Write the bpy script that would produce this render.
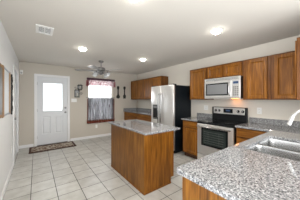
import bpy, bmesh, math, random
from mathutils import Vector, Matrix
random.seed(4)
PI = math.pi
for o in list(bpy.data.objects): bpy.data.objects.remove(o)
SC = bpy.context.scene
COL = SC.collection

# ------------------------------------------------------------------ camera
cam_d = bpy.data.cameras.new('camera'); cam = bpy.data.objects.new('camera', cam_d); COL.objects.link(cam)
cam.location = (0, 0, 1.38)
cam.rotation_euler = (PI/2, 0, -math.atan2(.6, .8))
cam_d.sensor_width = 36; cam_d.lens = 36*152/300; cam_d.shift_y = -0.7/300
cam_d.clip_start = .02
SC.camera = cam

# ------------------------------------------------------------------ light + exposure
W = bpy.data.worlds.new('sky'); SC.world = W; W.use_nodes = True
bg = W.node_tree.nodes['Background']
bg.inputs[0].default_value = (.96, .98, 1, 1); bg.inputs[1].default_value = 4.2
SC.view_settings.view_transform = 'Standard'; SC.view_settings.look = 'None'
SC.view_settings.exposure = 0.58; SC.view_settings.gamma = 1
SC.view_settings.use_curve_mapping = False
CAN_POWER = 30.0
CAN_SPOTS = [(.78, 3.38), (2.27, 3.34), (2.23, 1.26), (.80, 1.34)]

def lamp(name, loc, power, radius, color, parent=None, kind='POINT'):
    d = bpy.data.lights.new(name, kind)
    if kind == 'SPOT': d.spot_size = math.radians(165); d.spot_blend = .7; d.energy = power; d.shadow_soft_size = radius; d.color = color
    o = bpy.data.objects.new(name, d); COL.objects.link(o)
    if parent: o.parent = parent; o.location = Vector(loc) - parent.location
    else: o.location = loc
    return o

# ------------------------------------------------------------------ materials
def mat(name, color=(.5,.5,.5), rough=.5, metal=0, emit=0, spec=None, trans=0, alpha=1, coat=0):
    m = bpy.data.materials.new(name); m.use_nodes = True
    b = m.node_tree.nodes['Principled BSDF']
    b.inputs['Base Color'].default_value = (*color, 1); b.inputs['Roughness'].default_value = rough
    b.inputs['Metallic'].default_value = metal
    if spec is not None: b.inputs['Specular IOR Level'].default_value = spec
    if emit:
        b.inputs['Emission Color'].default_value = (*color, 1); b.inputs['Emission Strength'].default_value = emit
    b.inputs['Transmission Weight'].default_value = trans
    b.inputs['Alpha'].default_value = alpha; b.inputs['Coat Weight'].default_value = coat
    return m
def nodes(m): return m.node_tree.nodes, m.node_tree.links, m.node_tree.nodes['Principled BSDF']
def ramp(n, stops):
    r = n.new('ShaderNodeValToRGB'); e = r.color_ramp.elements
    while len(e) < len(stops): e.new(.5)
    for el, (p, c) in zip(e, stops): el.position = p; el.color = (*c, 1)
    return r
def coords(n, l, scale=(1,1,1), loc=(0,0,0), world=True):
    # world position so that grain does not depend on an object's origin
    g = n.new('ShaderNodeNewGeometry') if world else n.new('ShaderNodeTexCoord')
    mp = n.new('ShaderNodeMapping'); mp.inputs['Scale'].default_value = scale; mp.inputs['Location'].default_value = loc
    l.new(g.outputs['Position' if world else 'Object'], mp.inputs[0]); return mp

def paint(name, c, bump=.15, rough=.75):
    m = mat(name, c, rough); n, l, b = nodes(m)
    t = n.new('ShaderNodeTexNoise'); t.inputs['Scale'].default_value = 90; t.inputs['Detail'].default_value = 3
    l.new(coords(n, l).outputs[0], t.inputs['Vector'])
    bp = n.new('ShaderNodeBump'); bp.inputs['Strength'].default_value = bump; bp.inputs['Distance'].default_value = .003
    l.new(t.outputs[0], bp.inputs['Height']); l.new(bp.outputs[0], b.inputs['Normal'])
    return m
def wood(name, dark, mid, light, axis='z', rough=.38, seams=0):
    m = mat(name, mid, rough, spec=.3); n, l, b = nodes(m)
    s = {'z': (14, 14, 1.1), 'y': (14, 1.1, 14), 'x': (1.1, 14, 14)}[axis]
    mp = coords(n, l, s)
    t = n.new('ShaderNodeTexNoise'); t.inputs['Scale'].default_value = 1.5; t.inputs['Detail'].default_value = 6; t.inputs['Distortion'].default_value = 1.2
    l.new(mp.outputs[0], t.inputs['Vector'])
    s2 = {'z': (90, 90, 4), 'y': (90, 4, 90), 'x': (4, 90, 90)}[axis]
    mp2 = coords(n, l, s2); t2 = n.new('ShaderNodeTexNoise'); t2.inputs['Scale'].default_value = 1.2; t2.inputs['Detail'].default_value = 4
    l.new(mp2.outputs[0], t2.inputs['Vector'])
    mx = n.new('ShaderNodeMath'); mx.operation = 'MULTIPLY_ADD'; mx.inputs[1].default_value = .4
    l.new(t2.outputs[0], mx.inputs[0])
    sc = n.new('ShaderNodeMath'); sc.operation = 'MULTIPLY'; sc.inputs[1].default_value = .6
    l.new(t.outputs[0], sc.inputs[0]); l.new(sc.outputs[0], mx.inputs[2])
    r = ramp(n, [(.32, dark), (.5, mid), (.68, light)]); l.new(mx.outputs[0], r.inputs[0])
    l.new(r.outputs[0], b.inputs['Base Color'])
    bp = n.new('ShaderNodeBump'); bp.inputs['Strength'].default_value = .12; bp.inputs['Distance'].default_value = .002
    l.new(t2.outputs[0], bp.inputs['Height']); l.new(bp.outputs[0], b.inputs['Normal'])
    return m
OD, OM, OL = (.080,.025,.003), (.195,.070,.007), (.36,.145,.019)
M = {}
M['wall'] = paint('warm_wall_paint', (.68,.64,.57))
M['wall_far'] = paint('shaded_wall_paint', (.54,.50,.435))  # wall paint darkened to imitate the dimmer light on the far wall
M['wall_left'] = paint('pale_wall_paint', (.70,.71,.715))
M['ceiling'] = paint('ceiling_paint', (.68,.65,.60), .35, .85)
M['trim'] = mat('white_trim', (.78,.785,.79), .4)
M['door_white'] = mat('white_door_paint', (.68,.70,.72), .38)
M['oak'] = wood('oak_vertical', OD, OM, OL, 'z')
M['oak_y'] = wood('oak_along_wall', OD, OM, OL, 'y')
M['oak_x'] = wood('oak_crosswise', OD, OM, OL, 'x')
M['oak_panel'] = wood('oak_veneer', (.06,.021,.003), (.16,.061,.008), (.29,.125,.018), 'z')
M['oak_gap_shade'] = wood('oak_face_frame_shaded', (.055,.017,.002), (.12,.04,.005), (.19,.07,.010), 'z')  # oak darkened to stand for the shadow lines around doors and drawers
M['kick_wood'] = mat('toe_kick_wood', (.06,.025,.01), .6)  # dark wood for the toe kicks
M['steel'] = mat('stainless_steel', (.45,.45,.445), .25, 1)
M['steel_soft'] = mat('brushed_steel_panel', (.76,.755,.74), .28, .75)
M['chrome'] = mat('polished_nickel', (.55,.55,.545), .18, 1)
M['nickel'] = mat('brushed_nickel', (.26,.26,.26), .28, .9)
M['black'] = mat('black_plastic', (.008,.009,.010), .35, 0, 0, .2)
M['fridge_side'] = mat('black_textured_steel', (.004,.007,.010), .5, 0, 0, .25)
M['black_glass'] = mat('black_glass', (.006,.007,.008), .08, 0, 0, .15)
M['oven_glass'] = mat('dark_oven_glass', (.03,.04,.038), .08)
M['rack'] = mat('oven_rack_wire', (.13,.14,.135), .4, .6)
M['grey_glass'] = mat('mesh_grey_glass', (.17,.175,.18), .15)
M['handle_metal'] = mat('dark_satin_steel', (.30,.30,.30), .25, 1)
M['iron'] = mat('black_iron', (.018,.017,.016), .5)
M['white_plastic'] = mat('white_plastic', (.80,.80,.78), .4)
M['faucet'] = mat('faucet_white', (.58,.58,.57), .25, .3)
M['display'] = mat('blue_display', (.03,.055,.11), .2, 0, .4)
M['bulb'] = mat('lit_bulb', (1,.96,.88), .5, 0, 32)
M['task'] = mat('warm_task_bulb', (1,.36,.07), .5, 0, 10)
M['lampglass'] = mat('frosted_lamp_glass', (.70,.71,.72), .25, 0, 0, None, .3)
M['blade'] = mat('pale_fan_blade', (.30,.29,.28), .3)
M['smoke'] = mat('smoky_glass', (.20,.20,.19), .2)
M['blade_dark'] = mat('dark_blade_edge', (.10,.10,.10), .4)
M['gold'] = wood('golden_frame_wood', (.13,.055,.008), (.26,.12,.02), (.38,.19,.04))
M['mirror'] = mat('pale_pane', (.58,.61,.64), .35)
M['rail'] = mat('blue_grey_edging', (.36,.40,.46), .5)
M['darkpane'] = mat('dark_picture', (.05,.05,.045), .3)
M['rubber'] = mat('door_threshold', (.06,.05,.045), .5)
M['gap'] = mat('dark_seam', (.03,.03,.03), .6)
M['vent_dark'] = mat('vent_interior', (.07,.07,.07), .7)
M['burgundy'] = mat('burgundy_cloth', (.10,.05,.07), .9)
M['hem'] = mat('russet_hem_cloth', (.13,.028,.014), .9)

def granite(name, scale):
    m = mat(name, (.4,.4,.4), .06); n, l, b = nodes(m)
    b.inputs['Specular IOR Level'].default_value = .6
    mp = coords(n, l)
    v = n.new('ShaderNodeTexVoronoi'); v.inputs['Scale'].default_value = 150*scale; l.new(mp.outputs[0], v.inputs['Vector'])
    sep = n.new('ShaderNodeSeparateColor'); l.new(v.outputs['Color'], sep.inputs[0])
    r = ramp(n, [(0, (.008,.010,.013)), (.14, (.05,.053,.06)), (.28, (.15,.15,.155)), (.42, (.20,.20,.205)), (.62, (.33,.333,.335)), (.85, (.54,.54,.54))])
    r.color_ramp.interpolation = 'CONSTANT'
    l.new(sep.outputs[0], r.inputs[0])
    t = n.new('ShaderNodeTexNoise'); t.inputs['Scale'].default_value = 85; t.inputs['Detail'].default_value = 5; l.new(mp.outputs[0], t.inputs['Vector'])
    r2 = ramp(n, [(.34, (.05,.053,.06)), (.46, (.15,.152,.16)), (.55, (.29,.293,.30)), (.70, (.52,.525,.53))]); l.new(t.outputs[0], r2.inputs[0])
    mx = n.new('ShaderNodeMix'); mx.data_type = 'RGBA'; mx.inputs[0].default_value = .5
    l.new(r.outputs[0], mx.inputs[6]); l.new(r2.outputs[0], mx.inputs[7])
    l.new(mx.outputs[2], b.inputs['Base Color'])
    return m
M['granite'] = granite('speckled_granite', 1)
M['granite_polish'] = M['granite']

def tiles():
    m = mat('floor_tile', (.6,.58,.54), .3); n, l, b = nodes(m)
    S = .31
    mp = coords(n, l, (1,1,1), (.06+S*4, -.03+S*20, 0))
    br = n.new('ShaderNodeTexBrick'); br.offset = 0; br.squash = 1
    br.inputs['Scale'].default_value = 1; br.inputs['Brick Width'].default_value = S; br.inputs['Row Height'].default_value = S
    br.inputs['Mortar Size'].default_value = .0048; br.inputs['Mortar Smooth'].default_value = .2; br.inputs['Bias'].default_value = 0
    br.inputs['Color1'].default_value = (.47,.465,.44,1); br.inputs['Color2'].default_value = (.53,.53,.505,1); br.inputs['Mortar'].default_value = (.06,.058,.055,1)
    l.new(mp.outputs[0], br.inputs['Vector'])
    t = n.new('ShaderNodeTexNoise'); t.inputs['Scale'].default_value = 7; t.inputs['Detail'].default_value = 6
    l.new(coords(n, l).outputs[0], t.inputs['Vector'])
    r = ramp(n, [(.3, (.80,.79,.77)), (.7, (1,1,1))]); l.new(t.outputs[0], r.inputs[0])
    mx = n.new('ShaderNodeMix'); mx.data_type = 'RGBA'; mx.blend_type = 'MULTIPLY'; mx.inputs[0].default_value = 1
    l.new(br.outputs['Color'], mx.inputs[6]); l.new(r.outputs[0], mx.inputs[7]); l.new(mx.outputs[2], b.inputs['Base Color'])
    bp = n.new('ShaderNodeBump'); bp.invert = True; bp.inputs['Strength'].default_value = .5; bp.inputs['Distance'].default_value = .003
    l.new(br.outputs['Fac'], bp.inputs['Height']); l.new(bp.outputs[0], b.inputs['Normal'])
    return m
M['tile'] = tiles()

def matmat():
    m = mat('patterned_mat', (.2,.15,.1), .95); n, l, b = nodes(m)
    v = n.new('ShaderNodeTexVoronoi'); v.inputs['Scale'].default_value = 17; l.new(coords(n, l).outputs[0], v.inputs['Vector'])
    r = ramp(n, [(.0, (.06,.022,.012)), (.40, (.13,.055,.03)), (.50, (.33,.29,.23)), (.8, (.42,.38,.32))]); l.new(v.outputs['Distance'], r.inputs[0])
    l.new(r.outputs[0], b.inputs['Base Color']); return m
M['mat_field'] = matmat()
M['mat_border'] = mat('mat_border', (.055,.022,.014), .95)

def sheer(name, c1, c2, thin, freq, axis):
    m = bpy.data.materials.new(name); m.use_nodes = True; n = m.node_tree.nodes; l = m.node_tree.links; n.clear()
    out = n.new('ShaderNodeOutputMaterial'); df = n.new('ShaderNodeBsdfDiffuse'); tl = n.new('ShaderNodeBsdfTranslucent'); tp = n.new('ShaderNodeBsdfTransparent')
    g = n.new('ShaderNodeNewGeometry'); mp = n.new('ShaderNodeMapping'); l.new(g.outputs['Position'], mp.inputs[0])
    mp.inputs['Scale'].default_value = {'x': (freq, 1, freq*.12), 'z': (freq*.25, 1, freq), 'c': (freq, 1, freq)}[axis]
    t = n.new('ShaderNodeTexNoise'); t.inputs['Scale'].default_value = 1; t.inputs['Detail'].default_value = 3; l.new(mp.outputs[0], t.inputs['Vector'])
    r = ramp(n, [(.38, c1), (.62, c2)]); l.new(t.outputs[0], r.inputs[0])
    l.new(r.outputs[0], df.inputs[0]); l.new(r.outputs[0], tl.inputs[0])
    a = n.new('ShaderNodeMixShader'); a.inputs[0].default_value = .45; l.new(df.outputs[0], a.inputs[1]); l.new(tl.outputs[0], a.inputs[2])
    b = n.new('ShaderNodeMixShader'); b.inputs[0].default_value = thin; l.new(a.outputs[0], b.inputs[1]); l.new(tp.outputs[0], b.inputs[2])
    l.new(b.outputs[0], out.inputs[0]); return m
M['sheer'] = sheer('grey_sheer', (.19,.19,.205), (.40,.405,.43), .09, 26, 'x')
M['lace'] = sheer('red_and_white_lace', (.48,.28,.30), (.80,.75,.77), .14, 30, 'c')
M['lace_red'] = sheer('red_lace', (.30,.08,.09), (.50,.24,.26), .06, 30, 'c')

def glassy():
    m = bpy.data.materials.new('clear_window_glass'); m.use_nodes = True; n = m.node_tree.nodes; l = m.node_tree.links; n.clear()
    out = n.new('ShaderNodeOutputMaterial'); tp = n.new('ShaderNodeBsdfTransparent'); gl = n.new('ShaderNodeBsdfGlossy'); gl.inputs['Roughness'].default_value = .03
    mx = n.new('ShaderNodeMixShader'); mx.inputs[0].default_value = .06; l.new(tp.outputs[0], mx.inputs[1]); l.new(gl.outputs[0], mx.inputs[2]); l.new(mx.outputs[0], out.inputs[0]); return m
M['glass'] = glassy()
M['daylit'] = mat('daylit_frosted_glass', (.95,.98,1), .3, 0, .85)
M['slat'] = mat('daylit_blind_slat', (.88,.91,.93), .5, 0, .62)

# ------------------------------------------------------------------ mesh helpers
def new(): return bmesh.new()
def box(bm, x0, x1, y0, y1, z0, z1, bev=0, seg=2):
    x0, x1 = sorted((x0, x1)); y0, y1 = sorted((y0, y1)); z0, z1 = sorted((z0, z1))
    v = [bm.verts.new((x, y, z)) for x in (x0, x1) for y in (y0, y1) for z in (z0, z1)]
    fs = [bm.faces.new([v[i] for i in f]) for f in ((0,1,3,2),(4,6,7,5),(0,4,5,1),(2,3,7,6),(0,2,6,4),(1,5,7,3))]
    if bev:
        es = list({e for f in fs for e in f.edges})
        bmesh.ops.bevel(bm, geom=es, offset=bev, segments=seg, affect='EDGES', profile=.5)
    return bm
def mk(*a, **k): return box(new(), *a, **k)
def cyl(bm, p, q, r, r2=None, n=16):
    p, q = Vector(p), Vector(q); d = q-p; r2 = r if r2 is None else r2
    mt = Matrix.Translation((p+q)/2) @ d.to_track_quat('Z', 'Y').to_matrix().to_4x4()
    bmesh.ops.create_cone(bm, cap_ends=True, segments=n, radius1=r, radius2=r2, depth=d.length, matrix=mt)
    return bm
def tube(bm, pts, r, n=10):
    pts = [Vector(p) for p in pts]; rings = []
    up = Vector((0.13, .21, 1)).normalized()
    for i, p in enumerate(pts):
        t = (pts[min(i+1, len(pts)-1)] - pts[max(i-1, 0)]).normalized()
        a = t.cross(up)
        if a.length < .05: a = t.cross(Vector((1, .1, 0)))
        a.normalize(); b = t.cross(a); rr = r[i] if isinstance(r, (list, tuple)) else r
        rings.append([bm.verts.new(p + a*math.cos(k*2*PI/n)*rr + b*math.sin(k*2*PI/n)*rr) for k in range(n)])
    for A, B in zip(rings, rings[1:]):
        for k in range(n): bm.faces.new((A[k], A[(k+1) % n], B[(k+1) % n], B[k]))
    bm.faces.new(rings[0]); bm.faces.new(rings[-1]); return bm
def lathe(bm, prof, c, n=24, axis='z'):
    c = Vector(c); rings = []
    def P(r, h, a):
        x, y = r*math.cos(a), r*math.sin(a)
        return c + {'z': Vector((x, y, h)), 'x': Vector((h, x, y)), 'y': Vector((x, h, y))}[axis]
    for r, h in prof: rings.append([bm.verts.new(P(max(r, .0004), h, k*2*PI/n)) for k in range(n)])
    for A, B in zip(rings, rings[1:]):
        for k in range(n): bm.faces.new((A[k], A[(k+1) % n], B[(k+1) % n], B[k]))
    bm.faces.new(rings[0]); bm.faces.new(rings[-1]); return bm
def obj(name, bm, m, parent=None, loc=None, smooth=False):
    """link a bmesh given in world coordinates as one object; parent is an Empty or a part"""
    base = parent.matrix_world.translation if parent else (Vector(loc) if loc else None)
    if parent: base = WORLD[parent.name]
    elif loc is not None: base = Vector(loc)
    else:
        vs = [v.co for v in bm.verts]
        base = Vector(((min(v.x for v in vs)+max(v.x for v in vs))/2, (min(v.y for v in vs)+max(v.y for v in vs))/2, min(v.z for v in vs)))
    bmesh.ops.translate(bm, verts=bm.verts, vec=-base)
    bmesh.ops.recalc_face_normals(bm, faces=bm.faces)
    me = bpy.data.meshes.new(name); bm.to_mesh(me); bm.free(); me.materials.append(m)
    if smooth:
        for p in me.polygons: p.use_smooth = True
        try: me.set_sharp_from_angle(angle=math.radians(38))
        except Exception: pass
    o = bpy.data.objects.new(name, me); COL.objects.link(o)
    if parent: o.parent = parent
    else: o.location = base
    WORLD[o.name] = base.copy()
    return o
WORLD = {}
def thing(name, label, cat, loc, group=None):
    o = bpy.data.objects.new(name, None); o.empty_display_size = .1; COL.objects.link(o); o.location = loc
    WORLD[o.name] = Vector(loc); o['label'] = label; o['category'] = cat
    if group: o['group'] = group
    return o
def tag(o, label, cat, group=None):
    o['label'] = label; o['category'] = cat
    if group: o['group'] = group
    return o
def struct(name, bm, m):
    o = obj(name, bm, m); o['kind'] = 'structure'; return o
def copy_tree(o, parent=None):
    c = o.copy(); COL.objects.link(c); c.parent = parent
    for ch in list(o.children): copy_tree(ch, c)
    return c

def frame_panel(bm, plane, a0, a1, z0, z1, rings, thick):
    """rectangular door slab in world space. plane(a, d, z) maps; rings = [(inset, depth)] over the front; back at depth thick"""
    def R(ins, d): return [bm.verts.new(plane(a, d, z)) for a, z in ((a0+ins, z0+ins), (a1-ins, z0+ins), (a1-ins, z1-ins), (a0+ins, z1-ins))]
    rs = [R(.010 if thick < .03 else 0, thick)] + [R(i, d) for i, d in rings]
    bm.faces.new(rs[0])
    for A, B in zip(rs, rs[1:]):
        for k in range(4): bm.faces.new((A[k], A[(k+1) % 4], B[(k+1) % 4], B[k]))
    bm.faces.new(rs[-1]); return bm
def faceX(xf): return lambda a, d, z: (xf + d, a, z)      # front looks towards -X
def faceY(yf): return lambda a, d, z: (a, yf - d, z)      # front looks towards +Y
def faceYn(yf): return lambda a, d, z: (a, yf + d, z)     # front looks towards -Y
DOOR = [(0, .009), (.005, 0), (.050, 0), (.060, .008), (.068, .013), (.080, .010)]
DRAW = [(0, .009), (.006, 0), (.016, .001)]
def pbox(bm, P, a0, a1, d0, d1, z0, z1, bev=0):
    p, q = P(a0, d0, z0), P(a1, d1, z1); return box(bm, p[0], q[0], p[1], q[1], p[2], q[2], bev)

# ------------------------------------------------------------------ room shell
XL, XR, YF, YN, ZC = -.38, 3.48, 5.58, .06, 2.44
YB = -2.0  # back left open behind the camera to let sky light in
T = .12
YL = .8      # left wall cut off here, out of view, so sky light reaches the cabinets
bm = new(); box(bm, XL-T, XR+T, YB, YF+T, -.1, 0); box(bm, XL-T-1.3, XL-T, YB, YL, -.1, 0); struct('floor', bm, M['tile'])
bm = new(); box(bm, XL-T, XR+T, YB, YF+T, ZC, ZC+.1); box(bm, XL-T-1.3, XL-T, YB, YL, ZC, ZC+.1); struct('ceiling', bm, M['ceiling'])
# left wall, with the recess for the side door
D2a, D2b, D2t = 4.30, 5.22, 2.05
bm = new(); box(bm, XL-T, XL, YL, D2a, 0, ZC); box(bm, XL-T, XL, D2b, YF+T, 0, ZC); box(bm, XL-T, XL, D2a, D2b, D2t, ZC)
struct('wall_left', bm, M['wall_left'])
# far wall with door and window openings
DX0, DX1, DZ = .02, .825, 2.07
WX0, WX1, WZ0, WZ1 = 1.47, 2.37, .60, 2.09
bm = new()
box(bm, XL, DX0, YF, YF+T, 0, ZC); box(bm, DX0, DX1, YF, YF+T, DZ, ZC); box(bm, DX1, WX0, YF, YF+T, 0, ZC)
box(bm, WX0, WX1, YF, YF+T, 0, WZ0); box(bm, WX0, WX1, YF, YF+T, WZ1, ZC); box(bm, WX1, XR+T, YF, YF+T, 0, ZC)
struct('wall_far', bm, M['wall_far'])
struct('wall_right', mk(XR, XR+T, YN-T, YF, 0, ZC), M['wall'])
struct('wall_near', mk(2.50, XR, YN-T, YN, 0, ZC), M['wall'])
# baseboards
bm = new(); box(bm, XL, XL+.014, YL, 4.22, 0, .085, .004); struct('baseboard_left', bm, M['trim'])
bm = new(); box(bm, XL+.001, DX0-.075, YF-.014, YF, 0, .085, .004); box(bm, DX1+.075, 2.86, YF-.014, YF, 0, .085, .004)
struct('baseboard_far', bm, M['trim'])

# entry door ---------------------------------------------------------------
d1 = thing('door_1', 'white front door', 'door', ((DX0+DX1)/2, YF, 0)); del d1['label']; del d1['category']; d1['kind'] = 'structure'
P = faceYn(YF+.03)
gx0, gx1, gz0, gz1 = .145, .70, 1.0, 1.90
bm = new()
pbox(bm, P, DX0+.004, gx0, 0, .045, .012, DZ-.004); pbox(bm, P, gx1, DX1-.004, 0, .045, .012, DZ-.004)
pbox(bm, P, gx0, gx1, 0, .045, gz1, DZ-.004); pbox(bm, P, gx0, gx1, 0, .045, .86, gz0); pbox(bm, P, gx0, gx1, 0, .045, .012, .32)
pbox(bm, P, .365, .48, 0, .045, .32, .86)
obj('door_slab', bm, M['door_white'], d1)
for a, b in ((gx0, .365), (.48, gx1)):
    bm = frame_panel(new(), P, a, b, .32, .86, [(0, .002), (.012, .014), (.03, .014), (.05, .004)], .044)
    obj('lower_panel', bm, M['door_white'], d1)
bm = new(); g = .03
for r in ((gx0-.005, gx0+g, gz0-.005, gz1+.005), (gx1-g, gx1+.005, gz0-.005, gz1+.005), (gx0+g, gx1-g, gz1-g, gz1+.005), (gx0+g, gx1-g, gz0-.005, gz0+g)):
    box(bm, r[0], r[1], YF+.014, YF+.03, r[2], r[3], .004)
obj('glass_surround', bm, M['door_white'], d1)
gl = obj('frosted_window', mk(gx0, gx1, YF+.05, YF+.06, gz0, gz1), M['daylit'], d1)
bm = new()
for k in range(24):
    z = gz0+.04+k*.035; box(bm, gx0+.032, gx1-.032, YF+.038, YF+.046, z, z+.027)
obj('mini_blind', bm, M['slat'], d1)
for k, z in enumerate((1.105, .96)):
    bm = lathe(new(), [(.030, 0), (.030, -.008), (.012, -.012), (.012, -.035), (.024, -.042), (.027, -.055), (.018, -.066), (0, -.067)] if k else [(.030, 0), (.030, -.012), (.02, -.02), (0, -.02)], (.765, YF+.03, z), 20, 'y')
    if not k: box(bm, .758, .772, YF-.005, YF+.012, z-.018, z+.018, .003)
    obj('door_knob' if k else 'deadbolt', bm, M['nickel'], d1, smooth=True)
obj('threshold', mk(DX0, DX1, YF-.02, YF+.1, 0, .012), M['rubber'], d1)
bm = new(); cw = .062
box(bm, DX0-cw, DX0+.006, YF-.016, YF, 0, DZ+cw, .004); box(bm, DX1-.006, DX1+cw, YF-.016, YF, 0, DZ+cw, .004); box(bm, DX0+.006, DX1-.006, YF-.016, YF, DZ-.006, DZ+cw, .004)
obj('door_casing', bm, M['trim'], d1)
bm = new()
for z in (.25, 1.05, 1.85): cyl(bm, (DX0+.006, YF+.024, z-.045), (DX0+.006, YF+.024, z+.045), .007, n=10)
obj('hinge', bm, M['nickel'], d1)

# side door in the left wall --------------------------------------------------
d2 = thing('door_2', 'x', 'x', (XL, (D2a+D2b)/2, 0)); del d2['label']; del d2['category']; d2['kind'] = 'structure'
P = lambda a, d, z: (XL-.02-d, a, z)
bm = frame_panel(new(), P, D2a+.005, D2b-.005, .01, D2t-.005, [(0, 0)], .04)
obj('door_slab', bm, M['door_white'], d2)
for z0, z1 in ((.25, .85), (1.0, 1.85)):
    for a, b in ((D2a+.12, D2a+.42), (D2a+.50, D2a+.80)):
        obj('raised_panel', frame_panel(new(), lambda a_, d, z: (XL-.02-d, a_, z), a, b, z0, z1, [(0, 0), (.03, -.008)], .002), M['door_white'], d2)
bm = new()
box(bm, XL, XL+.016, D2a-.075, D2a+.006, 0, D2t+.07, .004); box(bm, XL, XL+.016, D2b-.006, D2b+.075, 0, D2t+.07, .004); box(bm, XL, XL+.016, D2a+.006, D2b-.006, D2t-.006, D2t+.07, .004)
obj('door_casing', bm, M['trim'], d2)
obj('door_knob', lathe(new(), [(.030, 0), (.030, .008), (.012, .012), (.012, .03), (.026, .04), (.026, .055), (0, .06)], (XL-.02, D2a+.07, .96), 20, 'x'), M['nickel'], d2, smooth=True)

# window ------------------------------------------------------------------------
w1 = thing('window_1', 'x', 'x', ((WX0+WX1)/2, YF, WZ0)); del w1['label']; del w1['category']; w1['kind'] = 'structure'
bm = new(); f = .035
box(bm, WX0, WX0+f, YF+.05, YF+.10, WZ0, WZ1); box(bm, WX1-f, WX1, YF+.05, YF+.10, WZ0, WZ1); box(bm, WX0+f, WX1-f, YF+.05, YF+.10, WZ0, WZ0+f); box(bm, WX0+f, WX1-f, YF+.05, YF+.10, WZ1-f, WZ1)
obj('window_frame', bm, M['trim'], w1)
obj('meeting_rail', mk(WX0+f, WX1-f, YF+.055, YF+.09, 1.30, 1.335), M['trim'], w1)
obj('pane', mk(WX0+f, WX1-f, YF+.068, YF+.072, WZ0+f, 1.30), M['glass'], w1)
obj('pane', mk(WX0+f, WX1-f, YF+.068, YF+.072, 1.335, WZ1-f), M['glass'], w1)
obj('window_sill', mk(WX0-.03, WX1+.03, YF-.03, YF+.05, WZ0-.02, WZ0, .004), M['trim'], w1)

# ------------------------------------------------------------------ cabinets
def upper(P, a0, a1, z0, z1, depth, doors, label, group=None, body=M['oak_gap_shade'], name='wall_cabinet'):
    c = P((a0+a1)/2, depth/2, z0)
    t = thing(name, label, 'cabinet', c, group)
    bm = pbox(new(), P, a0+.001, a1-.001, .02, depth, z0, z1, .002); obj('cabinet_body', bm, body, t)
    ff = new(); s = .032
    n = len(doors)
    for k, (b0, b1) in enumerate(doors):
        obj('cabinet_door', frame_panel(new(), P, b0, b1, z0+.018, z1-.022, DOOR, .0195), M['oak'], t)
    return t
def base(P, a0, a1, depth, fronts, label, group=None, name='base_cabinet', kick=True):
    c = P((a0+a1)/2, depth/2, 0)
    t = thing(name, label, 'cabinet', c, group)
    bm = pbox(new(), P, a0+.001, a1-.001, .02, depth, .10, .884, .002); obj('cabinet_body', bm, M['oak_gap_shade'], t)
    obj('toe_kick', pbox(new(), P, a0+.001, a1-.001, .09, depth, 0, .10), M['kick_wood'], t)
    for kind, b0, b1, z0, z1 in fronts:
        if kind == 'd': obj('cabinet_door', frame_panel(new(), P, b0, b1, z0, z1, DOOR, .0195), M['oak'], t)
        else: obj('drawer', frame_panel(new(), P, b0, b1, z0, z1, DRAW, .0195), M['oak_y'], t)
    return t
XU = 3.165; UD = XR-XU
Z0, Z1 = 1.372, 2.13
P = faceX(XU)
upper(P, 4.64, YF, Z0, Z1, UD, [(4.66, 5.085), (5.115, 5.55)], 'two-door oak wall cabinet in the far corner beyond the fridge')
upper(P, 3.63, 4.64, Z0, Z1, UD, [(3.655, 4.09), (4.12, 4.615)], 'two-door oak wall cabinet just past the fridge, its bare end panel showing')
upper(P, 2.035, 2.53, Z0, Z1, UD, [(2.06, 2.50)], 'single-door oak wall cabinet left of the microwave, beside the fridge')
upper(P, 1.265, 2.035, 1.835, Z1, UD, [(1.285, 1.635), (1.665, 2.012)], 'short wide oak cabinet mounted right above the microwave')
upper(P, .835, 1.265, Z0, Z1, UD, [(.878, 1.20)], 'single-door oak wall cabinet immediately right of the microwave')
upper(P, .435, .835, Z0, Z1, UD, [(.48, .787)], 'oak wall cabinet second to the right of the microwave, near the corner')
upper(faceY(.432), 2.555, XU-.001, Z0, Z1+.005, .432-YN, [(2.585, 2.86), (2.875, 3.14)], 'oak wall cabinet at right edge, side panel turned to the viewer', name='wall_cabinet')

XB = 2.86; BD = XR-XB-.003
P = faceX(XB)
dz0, dz1 = .725, .865
base(P, 4.64, YF, BD, [('w', 4.66, 5.09, dz0, dz1), ('w', 5.11, 5.55, dz0, dz1), ('d', 4.66, 5.09, .12, .70), ('d', 5.11, 5.55, .12, .70)], 'oak base cabinet in the far corner under the far counter')
base(P, 3.63, 4.64, BD, [('w', 3.65, 4.12, dz0, dz1), ('w', 4.14, 4.62, dz0, dz1), ('d', 3.65, 4.12, .12, .70), ('d', 4.14, 4.62, .12, .70)], 'oak base cabinet just beyond the fridge, mostly hidden by the island')
base(P, 2.035, 2.50, BD, [('w', 2.06, 2.475, dz0, dz1), ('d', 2.06, 2.475, .12, .70)], 'narrow oak base cabinet between the fridge and the stove')
base(P, .70, 1.258, BD, [('w', .76, 1.235, .725, .865), ('w', .76, 1.235, .50, .70), ('w', .76, 1.235, .12, .475)], 'oak base cabinet with stacked drawers right of the stove')

def counter(bm, x0, x1, y0, y1, z0=.884, z1=.916): return box(bm, x0, x1, y0, y1, z0, z1, .008, 2)
# far counter with its splashes
t = thing('countertop', 'speckled granite countertop running from fridge to far corner', 'countertop', (3.16, 4.6, .884))
obj('slab', counter(new(), 2.83, XR-.001, 3.63, YF-.001), M['granite'], t)
bm = new(); box(bm, XR-.021, XR-.001, 3.63, YF-.001, .916, 1.018, .003); box(bm, 2.84, XR-.021, YF-.021, YF-.001, .916, 1.018, .003)
obj('backsplash', bm, M['granite'], t)
t = thing('countertop', 'short granite countertop between the fridge and the stove', 'countertop', (3.16, 2.28, .884))
obj('slab', counter(new(), 2.83, XR-.001, 2.032, 2.515), M['granite'], t)
obj('backsplash', mk(XR-.021, XR-.001, 2.032, 2.515, .916, 1.018, bev=.003), M['granite'], t)

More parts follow.
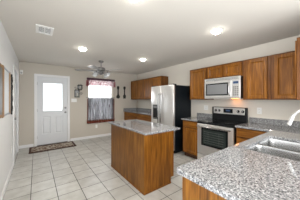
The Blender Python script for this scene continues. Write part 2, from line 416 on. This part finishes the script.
# ------------------------------------------------------------------ peninsula
# base cabinets below the sink counter
t = thing('peninsula_cabinet', 'oak peninsula base with plain veneer end under the sink counter', 'cabinet', (1.8, .37, 0))
bm = new(); PX0, PY0, PY1 = .79, .10, .69
box(bm, PX0+.02, 2.86, PY0, PY1-.02, .10, .65); obj('cabinet_body', bm, M['oak'], t)
obj('end_panel', mk(PX0, PX0+.02, PY0, PY1, 0, .884, bev=.002), M['oak_panel'], t)
bm = new(); box(bm, PX0+.02, 1.53, PY0, PY1-.02, .65, .884); box(bm, 2.45, 2.86, PY0, PY1-.02, .65, .884); box(bm, 1.53, 2.45, PY1-.030, PY1-.02, .65, .884)
box(bm, 1.53, 2.45, PY0, PY0+.02, .65, .884)
obj('upper_carcass', bm, M['oak'], t)
obj('toe_kick', mk(PX0+.02, 2.86, PY0, PY1-.09, 0, .10), M['kick_wood'], t)
P = faceY(PY1)
for a, b in ((.83, 1.19), (1.21, 1.57), (1.60, 1.99), (2.01, 2.40)):
    obj('cabinet_door', frame_panel(new(), P, a, b, .12, .70, DOOR, .0195), M['oak'], t)
    obj('drawer', frame_panel(new(), P, a, b, .725, .865, DRAW, .0195), M['oak_x'], t)

# L shaped granite top with the sink opening
SX0, SX1, SY0, SY1 = 1.575, 2.39, .205, .635
def ltop():
    bm = new()
    z0, z1 = .884, .916
    def rnd(cx, cy, r, a0, a1, n=5): return [(cx+r*math.cos(a0+(a1-a0)*k/n), cy+r*math.sin(a0+(a1-a0)*k/n)) for k in range(n+1)]
    x0, y0, y1, xb = .755, .065, .728, 2.83
    out = rnd(x0+.03, y1-.03, .03, PI, PI/2) + [(xb, y1), (xb, 1.258), (XR-.001, 1.258), (XR-.001, y0), (x0, y0)]
    r = .05
    hole = rnd(SX0+r, SY0+r, r, 1.5*PI, PI) + rnd(SX0+r, SY1-r, r, PI, PI/2) + rnd(SX1-r, SY1-r, r, PI/2, 0) + rnd(SX1-r, SY0+r, r, 0, -PI/2)
    vo = [bm.verts.new((x, y, z1)) for x, y in out]; vh = [bm.verts.new((x, y, z1)) for x, y in hole]
    eo = [bm.edges.new((vo[i], vo[(i+1) % len(vo)])) for i in range(len(vo))]
    eh = [bm.edges.new((vh[i], vh[(i+1) % len(vh)])) for i in range(len(vh))]
    bmesh.ops.triangle_fill(bm, use_beauty=True, edges=eo+eh)
    top = list(bm.faces)
    ex = bmesh.ops.extrude_face_region(bm, geom=top)
    bmesh.ops.translate(bm, verts=[g for g in ex['geom'] if isinstance(g, bmesh.types.BMVert)], vec=(0, 0, z0-z1))
    bmesh.ops.recalc_face_normals(bm, faces=bm.faces)
    es = [e for e in bm.edges if all(v.co.z > z1-.001 for v in e.verts) and len(e.link_faces) == 2 and abs(e.link_faces[0].normal.z-e.link_faces[1].normal.z) > .5]
    bmesh.ops.bevel(bm, geom=es, offset=.006, segments=2, affect='EDGES', profile=.5)
    return bm
t = thing('countertop', 'large L-shaped granite peninsula top with undermount sink cutout', 'countertop', (1.9, .4, .884))
obj('slab', ltop(), M['granite'], t)
bm = new(); box(bm, XR-.021, XR-.001, YN+.002, 1.258, .916, 1.018, .003); obj('backsplash', bm, M['granite'], t)
bm = new(); box(bm, 2.51, XR-.021, YN+.002, YN+.022, .916, 1.018, .003); obj('backsplash', bm, M['granite'], t)

# sink: two steel bowls under the slab
def bowl(bm, x0, x1, y0, y1, zt, zb, r=.05):
    def ring(ins, z, rr):
        pts = []
        for cx, cy, a in ((x1-ins-rr, y1-ins-rr, 0), (x0+ins+rr, y1-ins-rr, PI/2), (x0+ins+rr, y0+ins+rr, PI), (x1-ins-rr, y0+ins+rr, 1.5*PI)):
            for k in range(6): an = a+k*PI/10; pts.append(bm.verts.new((cx+rr*math.cos(an), cy+rr*math.sin(an), z)))
        return pts
    rs = [ring(-.012, zt, r+.012), ring(0, zt, r), ring(.004, zt-.02, r), ring(.012, zb+.03, r), ring(.04, zb, r*.7)]
    for A, B in zip(rs, rs[1:]):
        n = len(A)
        for k in range(n): bm.faces.new((A[k], A[(k+1) % n], B[(k+1) % n], B[k]))
    bm.faces.new(rs[-1])
t = thing('double_sink', 'stainless double-bowl sink set under the granite peninsula', 'sink', ((SX0+SX1)/2, (SY0+SY1)/2, .68))
sxm = 1.975
for x0, x1 in ((SX0-.004, sxm-.013), (sxm+.013, SX1+.004)):
    bm = new(); bowl(bm, x0, x1, SY0-.004, SY1+.004, .8835 if 0 else .880, .70)
    b_ = obj('sink_bowl', bm, M['steel'], t, smooth=True)
    obj('drain', lathe(new(), [(.045, .701), (.04, .706), (.02, .703), (0, .703)], ((x0+x1)/2, .40, 0)), M['chrome'], b_, smooth=True)
t = thing('kitchen_faucet', 'white high-arc faucet curving over the sink at right edge', 'faucet', (2.13, .13, .916))
obj('faucet_base', lathe(new(), [(.032, .9165), (.032, .928), (.022, .94), (.018, 1.0), (0, 1.0)], (2.13, .13, 0)), M['faucet'], t, smooth=True)
pts = [(2.13, .13, .98), (2.13, .13, 1.14)]
for k in range(13):
    a = PI - k*PI*.86/12; pts.append((2.13, .255+.125*math.cos(a), 1.155+.125*math.sin(a)))
yl, zl = pts[-1][1], pts[-1][2]
obj('spout', tube(new(), pts, .0115, 14), M['faucet'], t, smooth=True)
obj('spray_head', cyl(new(), (2.13, yl, zl+.01), (2.13, yl+.035, zl-.095), .014, .019), M['faucet'], t, smooth=True)
obj('handle', tube(new(), [(2.15, .13, .965), (2.19, .13, .985), (2.24, .13, 1.03)], [.010, .008, .007]), M['faucet'], t, smooth=True)

# ------------------------------------------------------------------ island
IX0, IX1, IY0, IY1 = 1.245, 1.865, 1.80, 3.00
t = thing('kitchen_island', 'freestanding oak island cabinet in the middle of the tile floor', 'cabinet', ((IX0+IX1)/2, (IY0+IY1)/2, 0))
bm = new(); box(bm, IX0+.015, IX1-.02, IY0+.015, IY1-.015, .10, .884); box(bm, IX0+.015, IX1-.09, IY0+.015, IY1-.015, 0, .10); obj('cabinet_body', bm, M['oak'], t)
obj('back_panel', mk(IX0, IX0+.015, IY0, IY1, 0, .884), M['oak_panel'], t)
bm = new(); box(bm, IX0+.015, IX1-.02, IY0, IY0+.015, .10, .884); box(bm, IX0+.015, IX1-.085, IY0, IY0+.015, 0, .10)
obj('end_panel', bm, M['oak'], t)
obj('end_panel', mk(IX0+.015, IX1-.02, IY1-.015, IY1, .10, .884), M['oak'], t)
bm = new(); box(bm, IX0-.009, IX0, IY0-.009, IY1, 0, .022, .003); box(bm, IX0, IX1-.085, IY0-.009, IY0, 0, .022, .003)
obj('shoe_moulding', bm, M['hem'] if 0 else M['oak_y'], t)
P = lambda a, d, z: (IX1-d, a, z)
for a, b in ((1.82, 2.38), (2.41, 2.98)):
    obj('cabinet_door', frame_panel(new(), P, a, b, .12, .70, DOOR, .0195), M['oak'], t)
    obj('drawer', frame_panel(new(), P, a, b, .725, .865, DRAW, .0195), M['oak_y'], t)
o = obj('countertop', counter(new(), 1.195, 1.895, 1.69, 3.05), M['granite']); tag(o, 'rectangular granite slab lying on the freestanding island', 'countertop')

# ------------------------------------------------------------------ fridge
FY0, FY1, FX = 2.68, 3.59, 2.735
t = thing('refrigerator', 'side-by-side stainless refrigerator with black sides and door dispenser', 'refrigerator', (3.1, (FY0+FY1)/2, 0))
obj('cabinet_body', mk(FX+.075, 3.44, FY0+.005, FY1-.005, .02, 1.745, bev=.006), M['fridge_side'], t)
sm = 3.165
for nm, a, b in (('fridge_door', FY0, sm-.007), ('freezer_door', sm+.007, FY1)):
    d = obj(nm, mk(FX, FX+.068, a, b, .09, 1.75, bev=.014, seg=3), M['steel_soft'], t, smooth=True)
    yh = sm-.045 if nm == 'fridge_door' else sm+.045
    bm = tube(new(), [(FX-.002, yh, 1.53), (FX-.03, yh, 1.525), (FX-.052, yh, 1.49), (FX-.058, yh, 1.2), (FX-.058, yh, .8), (FX-.052, yh, .51), (FX-.03, yh, .47), (FX-.002, yh, .465)], .014, 10)
    obj('door_handle', bm, M['handle_metal'], d, smooth=True)
    if nm == 'freezer_door':
        ds = obj('water_dispenser', mk(FX-.006, FX+.01, 3.275, 3.50, .82, 1.23, bev=.008), M['black'], d)
        obj('control_strip', mk(FX-.009, FX-.006, 3.30, 3.475, 1.13, 1.20, bev=.001), M['grey_glass'], ds)
        obj('drip_tray', mk(FX-.022, FX-.006, 3.30, 3.475, .835, .86, bev=.003), M['nickel'], ds)
obj('grille', mk(FX+.04, FX+.08, FY0+.01, FY1-.01, .02, .085), M['black'], t)
for y in (FY0+.05, FY1-.05): obj('hinge_cover', mk(FX+.02, FX+.14, y-.035, y+.035, 1.745, 1.775, bev=.008), M['black'], t)
for y in (FY0+.1, FY1-.1):
    for x in (FX+.15, 3.35): obj('foot', cyl(new(), (x, y, 0), (x, y, .022), .02), M['black'], t)

# ------------------------------------------------------------------ stove
SY0_, SY1_, SX = 1.268, 2.028, 2.80
t = thing('kitchen_stove', 'stainless freestanding electric stove with black glass cooktop', 'stove', (3.12, 1.648, 0))
obj('stove_body', mk(SX+.045, 3.44, SY0_, SY1_, .02, .885, bev=.003), M['black'], t)
for x in (2.9, 3.38):
    for y in (SY0_+.06, SY1_-.06): obj('foot', cyl(new(), (x, y, 0), (x, y, .021), .018), M['black'], t)
od = obj('oven_door', mk(SX, SX+.043, SY0_+.004, SY1_-.004, .235, .862, bev=.006), M['steel_soft'], t)
obj('door_frame', mk(SX-.004, SX, SY0_+.095, SY1_-.105, .42, .79, bev=.002), M['black_glass'], od)
ow = obj('oven_window', mk(SX-.0065, SX-.004, SY0_+.135, SY1_-.145, .455, .755, bev=.001), M['oven_glass'], od)
bm = new()
for k in range(6): box(bm, SX-.0074, SX-.0066, SY0_+.175, SY1_-.175, .485+k*.045, .491+k*.045)
for sY in (1.53, 1.76): box(bm, SX-.0074, SX-.0066, sY, sY+.004, .48, .72)
obj('oven_rack', bm, M['rack'], od)
bm = tube(new(), [(SX-.045, SY0_+.03, .815), (SX-.045, SY1_-.03, .815)], .013, 12)
for y in (SY0_+.07, SY1_-.07): cyl(bm, (SX+.003, y, .815), (SX-.045, y, .815), .010, n=10)
obj('oven_handle', bm, M['chrome'], od, smooth=True)
sd = obj('storage_drawer', mk(SX, SX+.043, SY0_+.004, SY1_-.004, .055, .225, bev=.006), M['steel_soft'], t)
obj('drawer_pull', mk(SX-.012, SX, SY0_+.2, SY1_-.2, .19, .208, bev=.004), M['steel'], sd)
obj('front_rail', mk(SX-.004, SX+.05, SY0_+.001, SY1_-.001, .866, .906, bev=.008), M['black'], t)
ct = obj('cooktop', mk(SX+.008, 3.40, SY0_-.001, SY1_+.001, .906, .921, bev=.004), M['black_glass'], t)
for x, y, r in ((2.98, 1.46, .105), (2.98, 1.85, .085), (3.24, 1.46, .08), (3.24, 1.85, .10)):
    bm = new()
    for rr in (r, r*.55):
        n = 32; vs = [[bm.verts.new((x+q*math.cos(k*2*PI/n), y+q*math.sin(k*2*PI/n), .9213)) for k in range(n)] for q in (rr-.0025, rr+.0025)]
        for k in range(n): bm.faces.new((vs[0][k], vs[0][(k+1) % n], vs[1][(k+1) % n], vs[1][k]))
    obj('burner_ring', bm, M['grey_glass'], ct)
# backguard
bg_ = obj('back_guard', mk(3.385, 3.44, SY0_+.002, SY1_-.002, .885, 1.205, bev=.012), M['black'], t)
obj('control_panel', mk(3.378, 3.386, SY0_+.045, SY1_-.045, 1.055, 1.195, bev=.003), M['steel_soft'], bg_)
obj('display_panel', mk(3.374, 3.379, 1.545, 1.745, 1.08, 1.172, bev=.002), M['black_glass'], bg_)
obj('clock_display', mk(3.3728, 3.3742, 1.60, 1.69, 1.115, 1.15), M['display'], bg_)
for y in (1.345, 1.435, 1.845, 1.93):
    k = obj('knob', lathe(new(), [(.029, .0), (.029, -.006), (.022, -.009), (.019, -.028), (0, -.029)], (3.378, y, 1.125), 20, 'x'), M['black'], bg_, smooth=True)
    box_ = mk(3.345, 3.3505, y-.003, y+.003, 1.113, 1.143); obj('pointer', box_, M['white_plastic'], k)

# ------------------------------------------------------------------ microwave
MX, MY0, MY1, MZ0, MZ1 = 3.075, 1.268, 2.030, 1.395, 1.83
t = thing('microwave_oven', 'stainless over-the-range microwave under the short cabinet', 'microwave', (3.28, 1.65, MZ0))
obj('oven_case', mk(MX+.03, XR-.002, MY0+.001, MY1-.001, MZ0, MZ1, bev=.003), M['black'], t)
sp = 1.43
dr = obj('microwave_door', mk(MX, MX+.03, sp+.002, MY1-.001, MZ0+.02, MZ1-.065, bev=.006), M['steel_soft'], t)
obj('door_window', mk(MX-.003, MX, sp+.065, MY1-.04, MZ0+.065, MZ1-.11, bev=.002), M['black_glass'], dr)
dw = obj('mesh_screen', mk(MX-.0045, MX-.003, sp+.085, MY1-.065, MZ0+.09, MZ1-.135, bev=.001), M['grey_glass'], dr)
yh = sp+.035
obj('door_handle', tube(new(), [(MX-.001, yh, MZ0+.06), (MX-.025, yh, MZ0+.075), (MX-.036, yh, MZ0+.12), (MX-.038, yh, MZ0+.19), (MX-.036, yh, MZ0+.26), (MX-.025, yh, MZ0+.31), (MX-.001, yh, MZ0+.325)], .012, 10), M['chrome'], dr, smooth=True)
cp = obj('control_panel', mk(MX, MX+.03, MY0+.001, sp-.002, MZ0+.02, MZ1-.065, bev=.006), M['steel_soft'], t)
obj('clock_display', mk(MX-.002, MX, MY0+.035, sp-.03, MZ1-.145, MZ1-.10, bev=.0008), M['display'], cp)
bm = new()
for i in range(3):
    for j in range(5): y = MY0+.038+i*.034; z = MZ0+.06+j*.038; box(bm, MX-.002, MX, y, y+.024, z, z+.024, .0008, 1)
obj('keypad', bm, M['nickel'], cp)
tg = obj('top_grille', mk(MX+.004, MX+.03, MY0+.001, MY1-.001, MZ1-.062, MZ1, bev=.004), M['steel_soft'], t)
bm = new()
for k in range(3): box(bm, MX+.0025, MX+.0042, MY0+.04, MY1-.04, MZ1-.05+k*.015, MZ1-.045+k*.015)
obj('grille_slots', bm, M['gap'], tg)
obj('bottom_trim', mk(MX+.002, MX+.03, MY0+.001, MY1-.001, MZ0, MZ0+.018, bev=.003), M['steel_soft'], t)
obj('task_lamp', mk(3.34, 3.42, 1.44, 1.56, MZ0-.003, MZ0), M['task'], t)

# ------------------------------------------------------------------ ceiling fixtures
can0 = None
LBL = ['lit recessed ceiling light nearest the front door, left of the fan', 'lit recessed ceiling light between the fan and the far wall cabinets',
       'lit recessed ceiling light in front of the microwave, at upper right', 'lit recessed ceiling light glowing at the top edge of the photo']
for i, (x, y) in enumerate(CAN_SPOTS):
    if i == 0:
        t = thing('recessed_light', LBL[0], 'ceiling light', (x, y, ZC), 'recessed ceiling lights')
        bm = lathe(new(), [(.062, ZC-.001), (.092, ZC-.001), (.094, ZC-.006), (.075, ZC-.009), (.062, ZC-.006)], (x, y, 0), 32); obj('trim_ring', bm, M['white_plastic'], t, smooth=True)
        obj('bulb', lathe(new(), [(0, ZC-.001), (.061, ZC-.001), (.060, ZC-.020), (.045, ZC-.038), (0, ZC-.045)], (x, y, 0), 24), M['bulb'], t, smooth=True)
        lamp('lamp', (x, y, ZC-.06), CAN_POWER, .06, (1, .94, .86), t, 'SPOT')
        can0 = t
    else:
        c = copy_tree(can0); c.location = (x, y, ZC); c['label'] = LBL[i]

t = thing('ceiling_vent', 'white square air vent in the ceiling above the entry', 'vent', (.10, 2.83, ZC))
vx0, vx1, vy0, vy1 = -.005, .215, 2.67, 2.99
bm = new(); z0, z1 = ZC-.010, ZC; w = .035
box(bm, vx0, vx1, vy0, vy0+w, z0, z1, .002); box(bm, vx0, vx1, vy1-w, vy1, z0, z1, .002); box(bm, vx0, vx0+w, vy0+w, vy1-w, z0, z1, .002); box(bm, vx1-w, vx1, vy0+w, vy1-w, z0, z1, .002)
obj('vent_frame', bm, M['white_plastic'], t)
obj('vent_backing', mk(vx0+w, vx1-w, vy0+w, vy1-w, ZC-.002, ZC), M['vent_dark'], t)
for k in range(6):
    y = vy0+w+.02+k*.040; bm = mk(vx0+w, vx1-w, y-.0045, y+.0045, ZC-.009, ZC-.0045)
    obj('vent_slat', bm, M['white_plastic'], t)
obj('vent_divider', mk((vx0+vx1)/2-.006, (vx0+vx1)/2+.006, vy0+w, vy1-w, ZC-.012, ZC-.002), M['white_plastic'], t)

# fan
FCX, FCY = 1.44, 4.17
t = thing('ceiling_fan', 'brushed nickel ceiling fan with pale blades and frosted lamp shades', 'ceiling fan', (FCX, FCY, ZC))
obj('canopy', lathe(new(), [(.055, ZC), (.068, ZC-.01), (.062, ZC-.035), (.03, ZC-.055), (0, ZC-.055)], (FCX, FCY, 0)), M['nickel'], t, smooth=True)
obj('downrod', cyl(new(), (FCX, FCY, ZC-.05), (FCX, FCY, 2.27), .012), M['nickel'], t, smooth=True)
obj('motor_housing', lathe(new(), [(0, 2.275), (.04, 2.27), (.105, 2.245), (.115, 2.21), (.115, 2.175), (.085, 2.15), (.05, 2.14), (.05, 2.10), (.065, 2.085), (.04, 2.06), (0, 2.055)], (FCX, FCY, 0)), M['nickel'], t, smooth=True)
for k in range(5):
    a = math.radians(13+72*k); R = Matrix.Translation((FCX, FCY, 2.165)) @ Matrix.Rotation(a, 4, 'Z') @ Matrix.Rotation(math.radians(11), 4, 'X')
    bm = new(); prof = [(.20, .050), (.24, .062), (.45, .070), (.60, .072), (.645, .060), (.66, .035)]
    up = [(x, w_) for x, w_ in prof]; lo = [(x, -w_) for x, w_ in reversed(prof)]
    vt = [bm.verts.new((x, y, .004)) for x, y in up+lo]; vb = [bm.verts.new((x, y, -.004)) for x, y in up+lo]
    bm.faces.new(vt); bm.faces.new(vb[::-1]); n = len(vt)
    for i in range(n): bm.faces.new((vt[i], vb[i], vb[(i+1) % n], vt[(i+1) % n]))
    bmesh.ops.transform(bm, matrix=R, verts=bm.verts)
    bl = obj('fan_blade', bm, M['blade'] if k != 0 else M['blade'], t)
    bm = box(new(), .09, .25, -.018, .018, -.014, -.005, .002); bmesh.ops.transform(bm, matrix=R, verts=bm.verts); obj('blade_bracket', bm, M['nickel'], bl)
for k in range(4):
    a = math.radians(35+90*k); dx, dy = math.cos(a), math.sin(a)
    arm = obj('lamp_arm', tube(new(), [(FCX+dx*.03, FCY+dy*.03, 2.09), (FCX+dx*.09, FCY+dy*.09, 2.115), (FCX+dx*.16, FCY+dy*.16, 2.10)], .011), M['nickel'], t, smooth=True)
    R = Matrix.Translation((FCX+dx*.16, FCY+dy*.16, 2.11)) @ Matrix.Rotation(a, 4, 'Z') @ Matrix.Rotation(math.radians(-48), 4, 'Y')
    bm = lathe(new(), [(.018, 0), (.026, -.012), (.045, -.04), (.055, -.07), (.068, -.095), (.065, -.096), (.05, -.07), (.04, -.04), (.01, -.012)], (0, 0, 0)); bmesh.ops.transform(bm, matrix=R, verts=bm.verts)
    obj('lamp_shade', bm, M['lampglass'], t, smooth=True)
obj('pull_chain', cyl(new(), (FCX+.02, FCY-.03, 2.07), (FCX+.02, FCY-.03, 1.93), .0022, n=6), M['nickel'], t)

# ------------------------------------------------------------------ window dressing
def cloth(x0, x1, ztop, zbot, y, amp, waves, nx=96, nz=6, thick=.002, gather=0):
    bm = new(); zb = zbot if callable(zbot) else (lambda u: zbot); zt = ztop if callable(ztop) else (lambda u: ztop)
    g = []
    for s in (0, thick):
        rows = []
        for j in range(nz+1):
            row = []
            for i in range(nx+1):
                u = i/nx; v = j/nz; w_ = amp*(1-.4*(1-v)*gather)
                row.append(bm.verts.new((x0+(x1-x0)*u, y + w_*math.sin(u*waves*2*PI) + .25*w_*math.sin(u*waves*4.7+1) + s, zt(u)+(zb(u)-zt(u))*v)))
            rows.append(row)
        g.append(rows)
    for s in (0, 1):
        for j in range(nz):
            for i in range(nx): bm.faces.new((g[s][j][i], g[s][j][i+1], g[s][j+1][i+1], g[s][j+1][i]))
    for i in range(nx):
        for j in (0, nz): bm.faces.new((g[0][j][i], g[0][j][i+1], g[1][j][i+1], g[1][j][i]))
    for j in range(nz):
        for i in (0, nx): bm.faces.new((g[0][j][i], g[0][j+1][i], g[1][j+1][i], g[1][j][i]))
    return bm
CY = YF-.055
t = thing('window_valance', 'short lace window valance with burgundy header and red scalloped ends', 'curtain', (1.92, CY, 1.81))
obj('header_band', cloth(1.41, 2.44, 2.135, 2.06, CY-.004, .010, 17), M['burgundy'], t, smooth=True)
def vb(u): return 1.925 - .012*math.cos(u*2*PI*9)
obj('lace_body', cloth(1.44, 2.41, 2.062, 1.925, CY, .012, 17), M['lace'], t, smooth=True)
obj('lace_trim', cloth(1.44, 2.41, 1.927, lambda u: 1.872-.014*abs(math.sin(u*PI*10)), CY, .012, 17, nz=3), M['lace'], t, smooth=True)
for a, b in ((1.385, 1.475), (2.375, 2.465)):
    obj('side_tail', cloth(a, b, 2.047, lambda u: 1.845-.01*math.sin(u*PI), CY-.006, .006, 2, nx=16), M['lace_red'], t, smooth=True)
obj('curtain_rod', cyl(new(), (1.40, CY+.02, 2.10), (2.45, CY+.02, 2.10), .008), M['nickel'], t)
t = thing('cafe_curtain', 'grey sheer cafe curtain with russet hem covering the lower window', 'curtain', (1.92, CY, .54))
obj('sheer_panel', cloth(1.45, 2.385, 1.43, .615, CY, .013, 13, nx=120), M['sheer'], t, smooth=True)
obj('hem_band', cloth(1.41, 2.43, .65, .53, CY-.003, .012, 13, nx=120, nz=2), M['hem'], t, smooth=True)
obj('side_border', cloth(2.36, 2.42, 1.40, .62, CY-.006, .004, 1, nx=10), M['hem'], t, smooth=True)
obj('side_border', cloth(1.425, 1.45, 1.40, .62, CY-.006, .003, 1, nx=8), M['hem'], t, smooth=True)
obj('dark_applique', mk(2.20, 2.23, CY-.022, CY-.016, 1.08, 1.19, bev=.002), M['burgundy'], t)
bm = cyl(new(), (1.40, CY+.004, 1.44), (2.44, CY+.004, 1.44), .007)
for x in (1.40, 2.44): lathe(bm, [(0, -.014), (.012, -.006), (.012, .006), (0, .014)], (x, CY+.004, 1.44), 12, 'x'); cyl(bm, (x, CY+.004, 1.44), (x, YF-.001, 1.44), .005, n=8)
obj('curtain_rod', bm, M['nickel'], t)

# ------------------------------------------------------------------ things on the far wall
YW = YF-.001
t = thing('wall_spoon', 'big black decorative spoon hanging beside the window', 'wall decoration', (2.60, YW, 1.41))
x = 2.60
sh = [(1.41, .008), (1.425, .040), (1.46, .056), (1.50, .054), (1.54, .034), (1.57, .020), (1.62, .015), (1.76, .016), (1.81, .034), (1.88, .036), (1.90, .022)]
def flat_shape(x, sh, y0, y1):
    bm = new(); f = [[bm.verts.new((x+s*w_, y, z)) for z, w_ in sh for s in (-1.3, 1.3)] for y in (y0, y1)]
    for k in range(len(sh)-1):
        for q in (0, 1): bm.faces.new((f[q][2*k], f[q][2*k+1], f[q][2*k+3], f[q][2*k+2]))
        for s in (0, 1): bm.faces.new((f[0][2*k+s], f[0][2*k+2+s], f[1][2*k+2+s], f[1][2*k+s]))
    for k in (0, len(sh)-1): bm.faces.new((f[0][2*k], f[0][2*k+1], f[1][2*k+1], f[1][2*k]))
    return bm
obj('spoon_bowl', flat_shape(x, sh[:6], YW-.03, YW), M['iron'], t, smooth=True)
obj('spoon_handle', flat_shape(x, sh[5:], YW-.022, YW-.004), M['iron'], t, smooth=True)
t = thing('wall_fork', 'big black decorative fork hanging nearest the far wall cabinets', 'wall decoration', (2.88, YW, 1.41))
x = 2.88
obj('fork_handle', flat_shape(x, [(1.55, .030), (1.575, .022), (1.62, .015), (1.76, .016), (1.81, .034), (1.88, .036), (1.90, .022)], YW-.022, YW-.002), M['iron'], t, smooth=True)
obj('fork_head', flat_shape(x, [(1.50, .052), (1.53, .048), (1.552, .030)], YW-.022, YW-.002), M['iron'], t)
for k in range(4): obj('tine', flat_shape(x-.041+k*.0273, [(1.41, .004), (1.43, .010), (1.502, .0105)], YW-.022, YW-.002), M['iron'], t)

t = thing('wall_sconce', 'dark wrought iron candle sconce hanging above the light switch', 'sconce', (1.14, YW, 1.42))
bm = new()
def wire(pts, r=.005): tube(bm, pts, r, 6)
y0, y1 = YW-.10, YW-.01
# stepped cages: one lower left, one upper right
for (a, b, z0, z1) in ((1.03, 1.17, 1.45, 1.69), (1.12, 1.26, 1.73, 1.85)):
    for xx in (a, b):
        for yy in (y0, y1): wire([(xx, yy, z0), (xx, yy, z1)])
    for z in (z0, z1):
        wire([(a, y0, z), (b, y0, z)]); wire([(a, y1, z), (b, y1, z)]); wire([(a, y0, z), (a, y1, z)]); wire([(b, y0, z), (b, y1, z)])
    cx = (a+b)/2; wire([(a, y0, z1), (cx, (y0+y1)/2, z1+.05), (b, y1, z1)]); wire([(b, y0, z1), (cx, (y0+y1)/2, z1+.05), (a, y1, z1)])
obj('wire_cage', bm, M['iron'], t)
for (a, b, z0, z1) in ((1.034, 1.166, 1.455, 1.685), (1.124, 1.256, 1.735, 1.845)): obj('glass_panel', mk(a, b, y1-.004, y1+.002, z0, z1), M['smoke'], t)
bm = new()
for (c, z, r, s) in ((1.235, 1.57, .045, 1), (1.06, 1.76, .035, -1)):
    pts = [(c+s*r*(1-k*.045)*math.cos(k*.55), YW-.012, z+r*(1-k*.045)*math.sin(k*.55)) for k in range(15)]; tube(bm, pts, .005, 6)
tube(bm, [(1.145, YW-.008, 1.44), (1.145, YW-.008, 1.89)], .006, 6)
obj('scroll', bm, M['iron'], t)
for (cx, z0) in ((1.10, 1.452), (1.19, 1.692)):
    obj('drip_plate', mk(cx-.055, cx+.055, y0+.004, y1-.004, z0-.004, z0+.022, bev=.003), M['iron'], t)
    obj('candle', cyl(new(), (cx, (y0+y1)/2, z0+.022), (cx, (y0+y1)/2, z0+.13), .028), mat('ivory_wax', (.52,.50,.45), .6), t, smooth=True)

def plate(name, P, a, z, w_, h, label, cat, n=0, slots=True, parts='toggle'):
    c = P(a, 0, z-h/2); t = thing(name, label, cat, c)
    obj('cover_plate', pbox(new(), P, a-w_/2, a+w_/2, -.007, 0, z-h/2, z+h/2, .002), M['white_plastic'], t)
    if parts == 'toggle':
        for k in range(n):
            aa = a+(k-(n-1)/2)*.047; obj('toggle', pbox(new(), P, aa-.006, aa+.006, -.016, -.007, z-.012, z+.012, .002), M['white_plastic'], t)
    else:
        for dz in (-.026, .026):
            s = obj('socket', pbox(new(), P, a-.017, a+.017, -.009, -.007, z+dz-.015, z+dz+.015, .0008), M['white_plastic'], t)
            bm = new()
            for da in (-.007, .007): pbox(bm, P, a+da-.0015, a+da+.0015, -.0095, -.009, z+dz-.004, z+dz+.007)
            obj('slots', bm, M['gap'], s)
    return t
PF = faceYn(YF); PR = faceX(XR); PL = lambda a, d, z: (XL-d, a, z)
plate('light_switch', PF, 1.015, 1.345, .165, .118, 'white triple light switch plate right of the front door', 'switch', 3)
plate('wall_outlet', PF, 1.755, .40, .072, .118, 'white outlet low on the wall under the curtained window', 'outlet', parts='s')
plate('wall_outlet', PR, 1.09, 1.155, .078, .125, 'white outlet above the backsplash right of the stove', 'outlet', parts='s')
plate('wall_outlet', PR, 2.25, 1.165, .115, .118, 'white outlet above the short counter left of the stove', 'outlet', parts='s')
plate('wall_outlet', PL, 3.95, .41, .072, .118, 'white outlet low on the left wall near the baseboard', 'outlet', parts='s')
t = thing('motion_sensor', 'small white sensor box high in the corner left of front door', 'sensor', (-.325, YF, 2.08))
obj('sensor_case', mk(-.358, -.292, YF-.045, YF-.001, 2.08, 2.20, bev=.01), M['white_plastic'], t, smooth=True)
obj('sensor_lens', mk(-.345, -.305, YF-.049, YF-.043, 2.095, 2.145, bev=.002), M['lampglass'], t)

# ------------------------------------------------------------------ left wall framed piece
t = thing('framed_mirror', 'golden wood framed mirror panel hanging on the left wall', 'mirror', (XL, 3.0, 1.12))
fz0, fz1, fx = 1.135, 1.845, XL+.018
for y0, y1 in ((2.30, 2.40), (2.90, 3.00), (3.50, 3.66)):
    obj('frame_stile', mk(XL+.001, fx, y0, y1, fz0-.012, fz1+.012, bev=.006), M['gold'], t)
obj('mirror_pane', mk(XL+.001, XL+.012, 3.0, 3.50, fz0+.02, fz1-.02), M['mirror'], t)
obj('picture_pane', mk(XL+.001, XL+.012, 2.40, 2.90, fz0+.02, fz1-.02), M['darkpane'], t)
for z in (fz0, fz1-.022): obj('frame_rail', mk(XL+.001, XL+.022, 3.0, 3.50, z, z+.022, bev=.004), M['rail'], t)
for z in (fz0, fz1-.04): obj('frame_rail', mk(XL+.001, XL+.017, 2.40, 2.90, z, z+.04, bev=.004), M['gold'], t)
t = thing('iron_wall_scroll', 'narrow dark scrolled ornament beside the golden frame', 'wall decoration', (XL, 3.80, 1.12))
bm = new(); tube(bm, [(XL+.02, 3.78, 1.10), (XL+.02, 3.78, 1.84)], .012, 8)
obj('spine', bm, M['iron'], t)
for z, s in ((1.2, 1), (1.4, -1), (1.6, 1), (1.76, -1)):
    bm = tube(new(), [(XL+.02, 3.86+.07*(1-k*.05)*math.cos(k*.6*s), z+.07*(1-k*.05)*math.sin(k*.6*s)) for k in range(13)], .008, 6)
    obj('scroll', bm, M['iron'], t)

# ------------------------------------------------------------------ doormat
t = thing('doormat', 'dark bordered patterned doormat lying before the front door', 'doormat', (.41, 5.2, 0))
obj('mat_field', mk(-.10, .91, 4.96, 5.43, .001, .012, bev=.003), M['mat_field'], t)
bm = new()
for r in ((-.15, .96, 4.89, 4.96), (-.15, .96, 5.43, 5.50), (-.15, -.10, 4.96, 5.43), (.91, .96, 4.96, 5.43)): box(bm, *r, .001, .013, .002)
obj('mat_border', bm, M['mat_border'], t)
